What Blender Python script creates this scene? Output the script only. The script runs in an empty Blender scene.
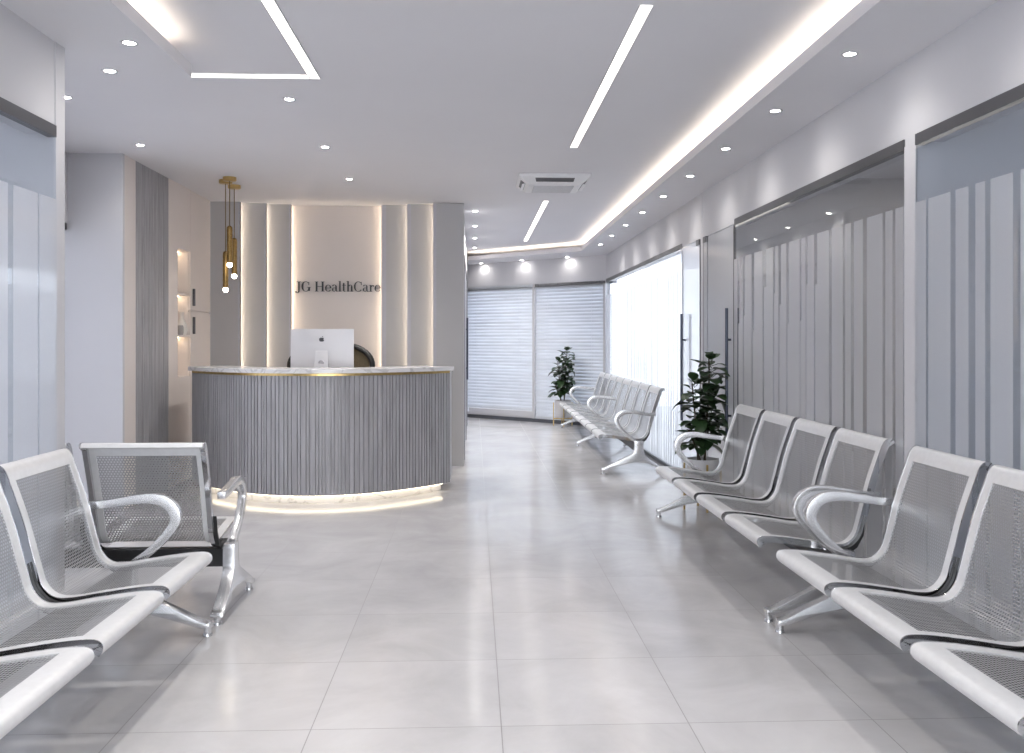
import bpy, bmesh, math, random
from mathutils import Vector, Matrix
PI = math.pi
sc = bpy.context.scene
COL = sc.collection

# ------------------------------------------------------------------ materials
def mat(name):
    m = bpy.data.materials.new(name); m.use_nodes = True
    nt = m.node_tree
    return m, nt, nt.nodes['Principled BSDF']

def N(nt, t, **kw):
    n = nt.nodes.new(t)
    for k, v in kw.items():
        if hasattr(n, k) and not k.startswith('i_'): setattr(n, k, v)
    return n

def pbr(name, col, rough=.5, metal=0., var=.04, scale=8., bump=0., spec=.5, stretch=None, coat=0.):
    m, nt, b = mat(name)
    tc = N(nt, 'ShaderNodeTexCoord'); no = N(nt, 'ShaderNodeTexNoise')
    no.inputs['Scale'].default_value = scale; no.inputs['Detail'].default_value = 4
    src = tc.outputs['Object']
    if stretch:
        mp = N(nt, 'ShaderNodeMapping'); mp.inputs['Scale'].default_value = stretch
        nt.links.new(src, mp.inputs['Vector']); src = mp.outputs['Vector']
    nt.links.new(src, no.inputs['Vector'])
    r = N(nt, 'ShaderNodeValToRGB')
    a = [max(0, c * (1 - var)) for c in col]; z = [min(1, c * (1 + var)) for c in col]
    r.color_ramp.elements[0].color = (*a, 1); r.color_ramp.elements[1].color = (*z, 1)
    r.color_ramp.elements[0].position = .3; r.color_ramp.elements[1].position = .7
    nt.links.new(no.outputs['Fac'], r.inputs['Fac']); nt.links.new(r.outputs['Color'], b.inputs['Base Color'])
    b.inputs['Roughness'].default_value = rough; b.inputs['Metallic'].default_value = metal
    b.inputs['Specular IOR Level'].default_value = spec; b.inputs['Coat Weight'].default_value = coat
    if bump:
        bp = N(nt, 'ShaderNodeBump'); bp.inputs['Strength'].default_value = bump; bp.inputs['Distance'].default_value = .002
        nt.links.new(no.outputs['Fac'], bp.inputs['Height']); nt.links.new(bp.outputs['Normal'], b.inputs['Normal'])
    return m

def emit(name, col, s):
    m, nt, b = mat(name)
    b.inputs['Base Color'].default_value = (.8, .8, .8, 1)
    b.inputs['Emission Color'].default_value = (*col, 1); b.inputs['Emission Strength'].default_value = s
    return m

WARM = (1., .80, .55)
M = {}
M['white'] = pbr('white_paint', (.62, .615, .64), .55, var=.015, scale=2)
M['ceil'] = pbr('ceiling_paint', (.72, .715, .745), .6, var=.012, scale=1.5)
M['grey'] = pbr('grey_panel', (.46, .455, .465), .5, var=.02, scale=3)
M['trimgrey'] = pbr('lavender_trim', (.48, .48, .53), .4, var=.02)
M['cream'] = pbr('cream_laminate', (.74, .68, .65), .45, var=.015, scale=3)
M['slat'] = pbr('grey_fluted_laminate', (.37, .365, .385), .42, var=.16, scale=5, stretch=(6, 6, .6))
M['rail'] = pbr('dark_anodised_rail', (.12, .12, .13), .4, .6, var=.05)
M['black'] = pbr('black_plastic', (.012, .012, .013), .45, var=.1)
M['darksteel'] = pbr('dark_handle_steel', (.07, .08, .11), .3, .7, var=.05)
M['gold'] = pbr('brushed_brass', (.55, .40, .17), .28, 1., var=.12, scale=30)
M['bronze'] = pbr('hammered_bronze', (.30, .19, .07), .35, 1., var=.45, scale=160, bump=.8)
M['satin'] = pbr('satin_silver_paint', (.76, .76, .77), .32, .2, var=.03, scale=40)
M['chrome'] = pbr('polished_chrome', (.72, .72, .73), .08, 1., var=.03, scale=12)
M['legmetal'] = pbr('cast_polished_alloy', (.70, .70, .71), .24, .85, var=.04, scale=15)
M['alu'] = pbr('computer_aluminium', (.62, .62, .65), .4, .15, var=.01)
M['logo'] = pbr('dark_logo_inlay', (.06, .06, .07), .3, var=.02)
M['screen'] = pbr('screen_glass', (.01, .01, .012), .1, var=.02)
M['ac'] = pbr('white_ac_plastic', (.80, .80, .82), .4, var=.01)
M['slot'] = pbr('dark_air_slot', (.16, .16, .17), .6, var=.1)
M['acgrille'] = pbr('ac_grille_plastic', (.62, .62, .64), .5, var=.05, scale=60)
M['letter'] = pbr('charcoal_letter', (.05, .048, .05), .4, var=.05)
M['pot'] = pbr('white_ceramic', (.72, .71, .72), .35, var=.02)
M['soil'] = pbr('potting_soil', (.03, .022, .016), .9, var=.5, scale=60, bump=1)
M['stem'] = pbr('plant_stem', (.05, .035, .02), .7, var=.3, scale=40)
M['leaf'] = pbr('dark_green_leaf', (.022, .052, .018), .38, var=.45, scale=9)
M['blind'] = pbr('pale_blind_slat', (.72, .75, .80), .5, var=.06, scale=3, stretch=(1, 1, 8))
M['vase'] = pbr('white_vase_glaze', (.75, .73, .70), .3, var=.03)
M['box'] = pbr('grey_box_card', (.35, .34, .34), .6, var=.05)
M['skirt'] = pbr('dark_floor_track', (.10, .105, .12), .4, .3, var=.05)
M['cord'] = pbr('bronze_cord', (.2, .14, .06), .5, .5, var=.1)
M['mesh'] = pbr('chair_mesh_fabric', (.11, .085, .05), .8, var=.3, scale=200)
M['bulb'] = emit('warm_bulb', (1, .9, .75), 14)
M['lens'] = emit('downlight_lens', (1, .97, .93), 60)
M['linear'] = emit('linear_light_diffuser', (1, .94, .86), 1.5)
M['cove'] = emit('cove_led', (1, .86, .68), 8)
M['panelled'] = emit('panel_led', (1, .82, .60), 13)
M['deskled'] = emit('desk_led', (1, .86, .62), 2.6)
M['nicheled'] = emit('niche_led', WARM, 7)

# marble
def marble():
    m, nt, b = mat('white_veined_marble')
    tc = N(nt, 'ShaderNodeTexCoord'); no = N(nt, 'ShaderNodeTexNoise')
    no.inputs['Scale'].default_value = 3.2; no.inputs['Detail'].default_value = 8; no.inputs['Distortion'].default_value = 1.6
    nt.links.new(tc.outputs['Object'], no.inputs['Vector'])
    r = N(nt, 'ShaderNodeValToRGB'); e = r.color_ramp.elements
    e[0].position = .46; e[0].color = (.76, .75, .76, 1); e[1].position = .54; e[1].color = (.76, .75, .75, 1)
    k = e.new(.50); k.color = (.56, .55, .56, 1)
    nt.links.new(no.outputs['Fac'], r.inputs['Fac']); nt.links.new(r.outputs['Color'], b.inputs['Base Color'])
    b.inputs['Roughness'].default_value = .15
    return m
M['marble'] = marble()

# floor : polished concrete-look porcelain tile with fine grout
TS = .6375; TX = .092; TY = 3.69
def floor_mat():
    m, nt, b = mat('polished_grey_floor_tile')
    L = nt.links.new
    tc = N(nt, 'ShaderNodeTexCoord'); sx = N(nt, 'ShaderNodeSeparateXYZ'); L(tc.outputs['Object'], sx.inputs[0])
    def mth(op, a, bb=None):
        n = N(nt, 'ShaderNodeMath', operation=op)
        for i, v in enumerate((a, bb)):
            if v is None: continue
            if isinstance(v, (int, float)): n.inputs[i].default_value = v
            else: L(v, n.inputs[i])
        return n.outputs[0]
    def line(o, off):
        t = mth('DIVIDE', mth('ADD', o, 40 * TS - off), TS)
        f = mth('FRACT', mth('ADD', t, .5)); d = mth('ABSOLUTE', mth('SUBTRACT', f, .5))
        return mth('LESS_THAN', d, .0028), mth('FLOOR', t)
    gx, ix = line(sx.outputs[0], TX); gy, iy = line(sx.outputs[1], TY)
    g = mth('MAXIMUM', gx, gy)
    no = N(nt, 'ShaderNodeTexNoise'); no.inputs['Scale'].default_value = 1.7; no.inputs['Detail'].default_value = 9; no.inputs['Roughness'].default_value = .62
    no.inputs['Distortion'].default_value = .6
    L(tc.outputs['Object'], no.inputs['Vector'])
    cb = N(nt, 'ShaderNodeCombineXYZ'); L(ix, cb.inputs[0]); L(iy, cb.inputs[1])
    wn = N(nt, 'ShaderNodeTexWhiteNoise'); L(cb.outputs[0], wn.inputs['Vector'])
    f = mth('ADD', no.outputs['Fac'], mth('MULTIPLY', mth('SUBTRACT', wn.outputs['Value'], .5), .10))
    r = N(nt, 'ShaderNodeValToRGB'); e = r.color_ramp.elements
    e[0].position = .3; e[0].color = (.51, .50, .51, 1); e[1].position = .72; e[1].color = (.65, .64, .65, 1)
    L(f, r.inputs['Fac'])
    mx = N(nt, 'ShaderNodeMix', data_type='RGBA'); L(g, mx.inputs['Factor']); L(r.outputs['Color'], mx.inputs['A'])
    mx.inputs['B'].default_value = (.25, .24, .24, 1)
    L(mx.outputs['Result'], b.inputs['Base Color'])
    rr = mth('ADD', mth('MULTIPLY', no.outputs['Fac'], .16), .07)
    L(mth('MAXIMUM', rr, mth('MULTIPLY', g, .5)), b.inputs['Roughness'])
    b.inputs['Specular IOR Level'].default_value = .7
    bp = N(nt, 'ShaderNodeBump'); bp.inputs['Strength'].default_value = .035; bp.inputs['Distance'].default_value = .01
    n2 = N(nt, 'ShaderNodeTexNoise'); n2.inputs['Scale'].default_value = 14; L(tc.outputs['Object'], n2.inputs['Vector'])
    L(n2.outputs['Fac'], bp.inputs['Height']); L(bp.outputs['Normal'], b.inputs['Normal'])
    return m
M['floor'] = floor_mat()

def perforated():
    m, nt, b = mat('perforated_silver_steel')
    L = nt.links.new
    def mth(op, a, bb=None):
        n = N(nt, 'ShaderNodeMath', operation=op)
        for i, v in enumerate((a, bb)):
            if v is None: continue
            if isinstance(v, (int, float)): n.inputs[i].default_value = v
            else: L(v, n.inputs[i])
        return n.outputs[0]
    uv = N(nt, 'ShaderNodeUVMap'); sx = N(nt, 'ShaderNodeSeparateXYZ'); L(uv.outputs[0], sx.inputs[0])
    x = mth('DIVIDE', sx.outputs[0], .0142); y = mth('DIVIDE', sx.outputs[1], .0123)
    row = mth('FLOOR', y); odd = mth('MULTIPLY', mth('MODULO', mth('ABSOLUTE', row), 2.), .5)
    fx = mth('SUBTRACT', mth('FRACT', mth('ADD', x, odd)), .5)
    fy = mth('MULTIPLY', mth('SUBTRACT', mth('FRACT', y), .5), .87)
    d = mth('SQRT', mth('ADD', mth('MULTIPLY', fx, fx), mth('MULTIPLY', fy, fy)))
    hole = mth('LESS_THAN', d, .30)
    b.inputs['Base Color'].default_value = (.43, .43, .44, 1); b.inputs['Metallic'].default_value = .55; b.inputs['Roughness'].default_value = .34
    tr = N(nt, 'ShaderNodeBsdfTransparent'); ms = N(nt, 'ShaderNodeMixShader')
    L(hole, ms.inputs[0]); L(b.outputs[0], ms.inputs[1]); L(tr.outputs[0], ms.inputs[2])
    L(ms.outputs[0], nt.nodes['Material Output'].inputs['Surface'])
    return m
M['perf'] = perforated()

def schlick(nt, f0, front_only):
    lw = N(nt, 'ShaderNodeLayerWeight'); lw.inputs['Blend'].default_value = .5
    p = N(nt, 'ShaderNodeMath', operation='POWER'); nt.links.new(lw.outputs['Facing'], p.inputs[0]); p.inputs[1].default_value = 5
    a = N(nt, 'ShaderNodeMath', operation='MULTIPLY_ADD'); nt.links.new(p.outputs[0], a.inputs[0]); a.inputs[1].default_value = 1 - f0; a.inputs[2].default_value = f0
    if not front_only: return a.outputs[0]
    g = N(nt, 'ShaderNodeNewGeometry'); i = N(nt, 'ShaderNodeMath', operation='SUBTRACT'); i.inputs[0].default_value = 1; nt.links.new(g.outputs['Backfacing'], i.inputs[1])
    m = N(nt, 'ShaderNodeMath', operation='MULTIPLY'); nt.links.new(a.outputs[0], m.inputs[0]); nt.links.new(i.outputs[0], m.inputs[1])
    return m.outputs[0]

def glass(name, tint=(.93, .95, .97)):
    m, nt, b = mat(name); L = nt.links.new
    nt.nodes.remove(b)
    tr = N(nt, 'ShaderNodeBsdfTransparent'); tr.inputs[0].default_value = (*tint, 1)
    gl = N(nt, 'ShaderNodeBsdfGlossy'); gl.inputs['Roughness'].default_value = .02
    ms = N(nt, 'ShaderNodeMixShader'); L(schlick(nt, .05, True), ms.inputs[0]); L(tr.outputs[0], ms.inputs[1]); L(gl.outputs[0], ms.inputs[2])
    L(ms.outputs[0], nt.nodes['Material Output'].inputs['Surface'])
    return m
M['glass'] = glass('clear_partition_glass')

def frost(name, col, refl, trans):
    """frosted film: part diffuse reflecting, part translucent, a little see-through, with a glassy sheen"""
    m, nt, b = mat(name); L = nt.links.new
    nt.nodes.remove(b)
    df = N(nt, 'ShaderNodeBsdfDiffuse'); tl = N(nt, 'ShaderNodeBsdfTranslucent'); tr = N(nt, 'ShaderNodeBsdfTransparent')
    tc = N(nt, 'ShaderNodeTexCoord'); no = N(nt, 'ShaderNodeTexNoise'); no.inputs['Scale'].default_value = 120
    L(tc.outputs['Object'], no.inputs['Vector'])
    r = N(nt, 'ShaderNodeValToRGB')
    r.color_ramp.elements[0].color = (*[c * .95 for c in col], 1); r.color_ramp.elements[1].color = (*col, 1)
    L(no.outputs['Fac'], r.inputs[0]); L(r.outputs[0], df.inputs[0]); L(r.outputs[0], tl.inputs[0])
    a = N(nt, 'ShaderNodeMixShader'); a.inputs[0].default_value = trans / (refl + trans); L(df.outputs[0], a.inputs[1]); L(tl.outputs[0], a.inputs[2])
    c = N(nt, 'ShaderNodeMixShader'); c.inputs[0].default_value = 1 - refl - trans; L(a.outputs[0], c.inputs[1]); L(tr.outputs[0], c.inputs[2])
    gl = N(nt, 'ShaderNodeBsdfGlossy'); gl.inputs['Roughness'].default_value = .12
    ms = N(nt, 'ShaderNodeMixShader'); L(schlick(nt, .03, False), ms.inputs[0]); L(c.outputs[0], ms.inputs[1]); L(gl.outputs[0], ms.inputs[2])
    L(ms.outputs[0], nt.nodes['Material Output'].inputs['Surface'])
    return m
M['frost'] = frost('frosted_film', (.85, .86, .90), .36, .46)

# ------------------------------------------------------------------ mesh builder
class MB:
    def __init__(s): s.v = []; s.f = []; s.m = []; s.uv = {}
    def add(s, vs, fs, mi=0):
        o = len(s.v); s.v += [tuple(p) for p in vs]
        for f in fs: s.f.append([i + o for i in f]); s.m.append(mi)
        return o
    def box(s, x0, x1, y0, y1, z0, z1, mi=0):
        s.add([(x0, y0, z0), (x1, y0, z0), (x1, y1, z0), (x0, y1, z0), (x0, y0, z1), (x1, y0, z1), (x1, y1, z1), (x0, y1, z1)],
              [(0, 3, 2, 1), (4, 5, 6, 7), (0, 1, 5, 4), (1, 2, 6, 5), (2, 3, 7, 6), (3, 0, 4, 7)], mi)
    def quad(s, a, b, c, d, mi=0): s.add([a, b, c, d], [(0, 1, 2, 3)], mi)
    def cyl(s, p, q, r0, r1=None, n=16, mi=0, caps=True):
        r1 = r0 if r1 is None else r1
        p = Vector(p); q = Vector(q); d = (q - p).normalized()
        a = d.orthogonal().normalized(); b = d.cross(a)
        vs = [p + (a * math.cos(2 * PI * i / n) + b * math.sin(2 * PI * i / n)) * r0 for i in range(n)]
        vs += [q + (a * math.cos(2 * PI * i / n) + b * math.sin(2 * PI * i / n)) * r1 for i in range(n)]
        fs = [(i, (i + 1) % n, n + (i + 1) % n, n + i) for i in range(n)]
        if caps: fs += [tuple(reversed(range(n))), tuple(range(n, 2 * n))]
        s.add(vs, fs, mi)
    def lathe(s, c, prof, n=24, mi=0):
        vs = []; fs = []
        for r, z in prof:
            for i in range(n):
                a = 2 * PI * i / n; vs.append((c[0] + r * math.cos(a), c[1] + r * math.sin(a), c[2] + z))
        for k in range(len(prof) - 1):
            for i in range(n):
                j = (i + 1) % n; fs.append((k * n + i, k * n + j, (k + 1) * n + j, (k + 1) * n + i))
        s.add(vs, fs, mi)
    def tube(s, pts, r, n=8, mi=0, closed=False):
        pts = [Vector(p) for p in pts]; k = len(pts); vs = []; up = None
        rr = r if isinstance(r, (list, tuple)) else [r] * k
        for i, p in enumerate(pts):
            a = pts[(i - 1) % k] if closed or i > 0 else p; b = pts[(i + 1) % k] if closed or i < k - 1 else p
            d = (b - a).normalized()
            u = (up - d * up.dot(d)).normalized() if up is not None and (up - d * up.dot(d)).length > 1e-4 else d.orthogonal().normalized()
            up = u; w = d.cross(u)
            for j in range(n):
                t = 2 * PI * j / n; vs.append(p + (u * math.cos(t) + w * math.sin(t)) * rr[i])
        fs = []
        for i in range(k if closed else k - 1):
            for j in range(n):
                i2 = (i + 1) % k; j2 = (j + 1) % n; fs.append((i * n + j, i * n + j2, i2 * n + j2, i2 * n + j))
        if not closed: fs += [tuple(reversed(range(n))), tuple(range((k - 1) * n, k * n))]
        s.add(vs, fs, mi)
    def prism(s, poly, fn, mi=0):
        """poly: 2-D outline; fn(a,b,t) -> 3-D for t in (0,1)"""
        n = len(poly); vs = [fn(a, b, 0) for a, b in poly] + [fn(a, b, 1) for a, b in poly]
        fs = [tuple(reversed(range(n))), tuple(range(n, 2 * n))] + [(i, (i + 1) % n, n + (i + 1) % n, n + i) for i in range(n)]
        s.add(vs, fs, mi)
    def mesh(s, name, mats, smooth=False, bevel=0, fix=True):
        me = bpy.data.meshes.new(name); me.from_pydata(s.v, [], s.f)
        for x in (mats if isinstance(mats, (list, tuple)) else [mats]): me.materials.append(M[x] if isinstance(x, str) else x)
        for p, mi in zip(me.polygons, s.m): p.material_index = mi
        bm = bmesh.new(); bm.from_mesh(me)
        if fix: bmesh.ops.recalc_face_normals(bm, faces=bm.faces)
        if bevel:
            es = [e for e in bm.edges if len(e.link_faces) == 2 and e.calc_face_angle(0) > .6]
            bmesh.ops.bevel(bm, geom=es, offset=bevel, segments=2, affect='EDGES', profile=.6, clamp_overlap=True)
        bm.to_mesh(me); bm.free()
        if smooth:
            me.polygons.foreach_set('use_smooth', [True] * len(me.polygons))
            try: me.set_sharp_from_angle(angle=math.radians(smooth if smooth > 1 else 35))
            except Exception: pass
        me.update()
        return me
    def obj(s, name, mats, parent=None, smooth=False, bevel=0, fix=True):
        return link(name, s.mesh(name, mats, smooth, bevel, fix), parent)

def link(name, me, parent=None, loc=None):
    o = bpy.data.objects.new(name, me); COL.objects.link(o)
    if parent: o.parent = parent
    if loc: o.location = loc
    return o
def tag(o, label, cat, group=None):
    o['label'] = label; o['category'] = cat
    if group: o['group'] = group
    return o
def thing(name, label, cat, loc=(0, 0, 0), rz=0, group=None):
    o = bpy.data.objects.new(name, None); COL.objects.link(o); o.empty_display_size = .1
    o.location = loc; o.rotation_euler = (0, 0, rz)
    return tag(o, label, cat, group)
def struct(o, label, cat):
    o['kind'] = 'structure'; return tag(o, label, cat)
def sempty(name, label, cat):
    return struct(thing(name, label, cat), label, cat)
def dup(root, loc, label, group=None):
    r = root.copy(); COL.objects.link(r); r.location = loc; r['label'] = label
    if group: r['group'] = group
    for ch in list(root.children):
        c = ch.copy(); COL.objects.link(c); c.parent = r
        for g in list(ch.children):
            d = g.copy(); COL.objects.link(d); d.parent = c
    return r
def spline(P, n):
    """Catmull-Rom through 2-D points"""
    P = [Vector((*p, 0)) for p in P]; Q = [2 * P[0] - P[1]] + P + [2 * P[-1] - P[-2]]; out = []
    for i in range(1, len(Q) - 2):
        for k in range(n):
            t = k / n; a, b, c, d = Q[i - 1:i + 3]
            out.append(.5 * ((2 * b) + (c - a) * t + (2 * a - 5 * b + 4 * c - d) * t * t + (3 * b - a - 3 * c + d) * t ** 3))
    out.append(P[-1]); return [(p.x, p.y) for p in out]

# ------------------------------------------------------------------ camera
H = 1.3; F = 905.
cam = bpy.data.cameras.new('camera'); co = bpy.data.objects.new('camera', cam); COL.objects.link(co)
cam.sensor_fit = 'HORIZONTAL'; cam.sensor_width = 36; cam.lens = 36 * F / 1024
cam.shift_y = -(376.5 - 341) / 1024; cam.clip_start = .05
co.location = (0, 0, H); co.rotation_euler = (PI / 2, 0, -math.atan(38 / F))
sc.camera = co

# ------------------------------------------------------------------ dimensions
ZC, ZS = 2.735, 2.60
XC = -2.69
XR, XL = 2.0, -1.82
YB = -3.0          # behind the camera
FP0, FP1 = Vector((-.1, 15.47)), Vector((2.0, 13.6))

# ------------------------------------------------------------------ shell
b = MB(); b.box(-5.5, 5.5, YB, 18, -.1, 0)
struct(b.obj('floor', 'floor'), 'polished pale grey floor of large square tiles', 'floor')
b = MB(); b.box(-5.5, 5.5, YB, 18, ZC, ZC + .1)
struct(b.obj('ceiling', 'ceil'), 'smooth pale grey main ceiling', 'ceiling')

def soffit(name, outline_bottom, fascia, label, extra=None):
    pass
LIP = .065
# right and far soffit: bottom slab with a low fascia lip; the trough behind the lip holds the LED strip
d = (FP1 - FP0).normalized(); nrm = Vector((-d.y, d.x))
if nrm.y > 0: nrm = -nrm
wfar = .60
# far fascia line (measured): from (1.55,13.02) to (-.1,14.63)
A = Vector((1.55, 13.02)); Bp = Vector((-.1, 14.60))
b = MB()
b.prism([(1.55, YB), (XR, YB), (XR, 13.6), (-.1, 15.47), (-.1, Bp.y), (1.55, A.y)], lambda x, y, t: (x, y, ZS + .02 * t))
b.prism([(1.5505, YB + .001), (1.57, YB + .001), (1.57, A.y + .01), (-.0995, Bp.y + .03), (-.0995, Bp.y + .001), (1.5505, A.y + .001)], lambda x, y, t: (x, y, ZS + .0195 + (.11 - LIP) * t))
so = struct(b.obj('ceiling_soffit_right', 'ceil'), 'lowered ceiling soffit with cove along the right-hand and far walls', 'ceiling')
b = MB(); b.box(1.63, 1.66, YB, 13.1, ZS + .03, ZS + .045)
ff = (Bp - A).normalized(); off = Vector((ff.y, -ff.x)); off = off if off.y > 0 else -off
p0 = A + off * .09 + Vector((0.03, 0)); p1 = Bp + off * .09
b.prism([tuple(p0), tuple(p1), tuple(p1 + off * .03), tuple(p0 + off * .03)], lambda x, y, t: (x, y, ZS + .03 + .015 * t))
b.obj('led_strip', 'cove', so)
# left soffit
b = MB()
b.box(-3.1, -1.39, YB, 4.52, ZS, ZS + .02); b.box(-1.41, -1.3905, YB + .001, 4.519, ZS + .0195, ZS + .13 - LIP); b.box(-1.80, -1.411, 4.499, 4.519, ZS + .0195, ZS + .13 - LIP); b.box(-1.85, -1.80, 4.1, 4.519, ZS + .0195, ZC)
b.box(-3.1, -1.85, 4.50, 4.519, ZS + .0195, ZC)
so = struct(b.obj('ceiling_soffit_left', 'ceil'), 'lowered ceiling soffit with cove along the left-hand glass wall', 'ceiling')
b = MB(); b.box(-1.50, -1.47, YB, 4.32, ZS + .03, ZS + .045); b.obj('led_strip', 'cove', so)

# right wall header + mullions
b = MB(); b.box(XR, XR + .12, YB, 7.86, 2.2, ZC); b.box(XR, XR + .12, 7.87, 13.62, 2.2, ZC)
struct(b.obj('wall_right', 'white'), 'white header band above the right-hand glazing', 'wall')
b = MB(); b.box(XR - .004, XR + .12, 4.012, 4.122, 0, 2.2)
struct(b.obj('trim_1', 'white'), 'white post between the two near right-hand glass panes', 'trim')
b = MB(); b.box(XR - .004, XR + .10, 7.80, 7.90, 0, 2.2)
struct(b.obj('trim_2', 'white'), 'white post between the two right-hand glass doors', 'trim')
# side rooms behind the glass
b = MB(); b.box(5.0, 5.1, YB, 7.9, 0, ZC)
struct(b.obj('wall_right_room', 'grey'), 'grey far wall of the room behind the right-hand glass', 'wall')
b = MB(); b.box(XR + .02, 5.0, 7.84, 7.88, 0, ZC)
struct(b.obj('wall_right_partition', 'white'), 'partition between the dim and the bright right-hand rooms', 'wall')
b = MB(); b.box(XR + .02, 5.0, 4.05, 4.09, 0, ZC)
struct(b.obj('wall_right_divider', 'white'), 'partition between the two near right-hand rooms', 'wall')

b = MB(); b.box(XR + .12, 5.1, YB - .05, YB, 0, ZC)  # unseen wall, put in to block daylight from the open rear
struct(b.obj('wall_right_rear', 'white'), 'unseen closing wall added to keep daylight out of the near right-hand room', 'wall')
b = MB(); b.box(-5.1, XL - .12, YB - .05, YB, 0, ZC)  # likewise unseen, shuts daylight out of the left room
struct(b.obj('wall_left_rear', 'white'), 'unseen closing wall added to keep daylight out of the left-hand glass room', 'wall')
# left side
b = MB(); b.box(XL - .12, XL, YB, 4.01, 2.2, ZC)
struct(b.obj('wall_left', 'white'), 'white header band above the left-hand glazing', 'wall')
b = MB(); b.box(XL - .12, XL + .004, 4.012, 4.1, 0, ZS)
struct(b.obj('trim_3', 'white'), 'white end post of the left-hand glass wall', 'trim')
b = MB(); b.box(-5.0, XL - .12, 4.02, 4.08, 0, ZC)
struct(b.obj('wall_left_partition', 'white'), 'white partition closing the left-hand glass room', 'wall')
b = MB(); b.box(-5.1, -5.0, YB, 4.1, 0, ZC)
struct(b.obj('wall_left_room', 'white'), 'pale outer wall of the left-hand glass room', 'wall')
b = MB(); b.box(-3.2, -3.1, 4.1, 7.05, 2.2, ZC)
struct(b.obj('wall_left_corridor', 'white'), 'white header of the side passage beyond the left-hand seats', 'wall')
b = MB(); b.box(-3.14, -3.105, 4.1, 7.04, 2.15, 2.2, 0)
o = struct(b.obj('trim_4', 'rail'), 'dark head rail in the side passage', 'trim')
b = MB(); b.box(-3.18, -3.14, 4.1, 7.04, 0, 2.2)
struct(b.obj('window_corridor', 'frost'), 'frosted glass of the side passage', 'window')
b = MB(); b.box(-3.2, XC, 7.045, 7.056, 0, ZC)
struct(b.obj('wall_recess', 'white'), 'plain grey wall left of the fluted column', 'wall')

# column / cabinet wall at X = -2.69
XC = -2.69
b = MB(); b.box(XC - .3, XC, 7.058, 7.32, 0, ZC); 
struct(b.obj('wall_column', 'cream'), 'cream column face beside the fluted strip', 'wall')
b = MB(); b.box(XC - .012, XC + .006, 7.038, 7.075, 0, ZC)
struct(b.obj('trim_5', 'white'), 'white corner bead of the cream column', 'trim')

def fluted(mb, pts, z0, z1, seed, wmin=.014, wmax=.032, gap=.007, depth=.009, side=1):
    """ribs standing on a 2-D path (list of points), left/right offset = side"""
    rnd = random.Random(seed)
    P = [Vector(p) for p in pts]; cum = [0]
    for a, c in zip(P, P[1:]): cum.append(cum[-1] + (c - a).length)
    T = cum[-1]
    def at(s):
        s = max(0, min(T, s)); i = 0
        while i < len(cum) - 2 and cum[i + 1] < s: i += 1
        dd = (P[i + 1] - P[i]).normalized(); return P[i] + dd * (s - cum[i]), Vector((dd.y, -dd.x)) * side
    sec = []; s = 0
    while s < T:
        w = rnd.uniform(wmin, wmax); e = min(T, s + w)
        for q, h in ((s, 0), (s + .0015, depth), (e - .0015, depth), (e, 0)):
            p, n = at(q); sec.append(p + n * h)
        s = e + gap * rnd.choice((.7, 1, 1, 1.6))
    p, n = at(T); sec.append(p)
    k = len(sec)
    vs = [(p.x, p.y, z0) for p in sec] + [(p.x, p.y, z1) for p in sec]
    mb.add(vs, [(i, i + 1, k + i + 1, k + i) for i in range(k - 1)])
    return sec
b = MB(); b.box(XC - .3, XC - .012, 7.32, 8.10, 0, ZC)
fluted(b, [(XC - .011, 7.32), (XC - .011, 8.10)], 0, ZC, 5, side=1)
struct(b.obj('wall_fluted_strip', 'slat', fix=False), 'vertical strip of grey fluted cladding beside the cream cabinet', 'wall')

# cabinet wall as one tall fitted cabinet
cab = thing('tall_cabinet', 'tall cream fitted cabinet with a lit open niche, left of the desk', 'cabinet', (XC, 8.10, 0))
b = MB(); D = .30
b.box(-D, 0, 0, .245, 0, ZC)                       # plain stile left of niche
b.box(-D, 0, .245, .61, 2.145, ZC); b.box(-D, 0, .245, .61, 0, .97)
b.box(-D, -.13, .245, .61, .97, 2.145)          # niche back
b.box(-D, -.022, .61, 1.30, 0, ZC)
b.obj('body', 'cream', cab)
for n_, z0, z1, h0, h1 in (('door', 1.59, ZC - .004, 1.635, 1.80), ('door', .02, 1.58, 1.367, 1.53)):
    b = MB(); b.box(-.021, 0, .618, 1.262, z0, z1); dr = b.obj('door', 'cream', cab, bevel=.002)
    b = MB(); b.box(0, .022, .675, .70, h0, h1); b.obj('handle', 'rail', dr, bevel=.003)
for z in (1.356, 1.746):
    b = MB(); b.box(-.13, -.004, .246, .609, z - .018, z); b.obj('shelf', 'cream', cab)
for z in (2.144, 1.746, 1.356): b = MB(); b.box(-.122, -.108, .26, .60, z - (.006 if z > 2 else .024), z - (0 if z > 2 else .018)); b.obj('led_strip', 'nicheled', cab)
b = MB(); b.lathe((XC - .062, 8.645, 1.356), [(0, 0), (.04, 0), (.055, .05), (.05, .10), (.022, .15), (.018, .19), (.026, .215), (.022, .215), (.014, .19), (0, .16)], 20)
tag(b.obj('vase', 'vase', smooth=60), 'small white bottle vase on the middle niche shelf', 'vase')
b = MB(); b.lathe((XC - .045, 8.555, 1.356), [(0, 0), (.024, 0), (.030, .02), (.030, .075), (.024, .09), (.020, .09), (.025, .072), (.024, .02), (0, .01)], 20)
tag(b.obj('jar', 'box', smooth=60), 'small grey jar beside the white vase in the niche', 'jar')

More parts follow.
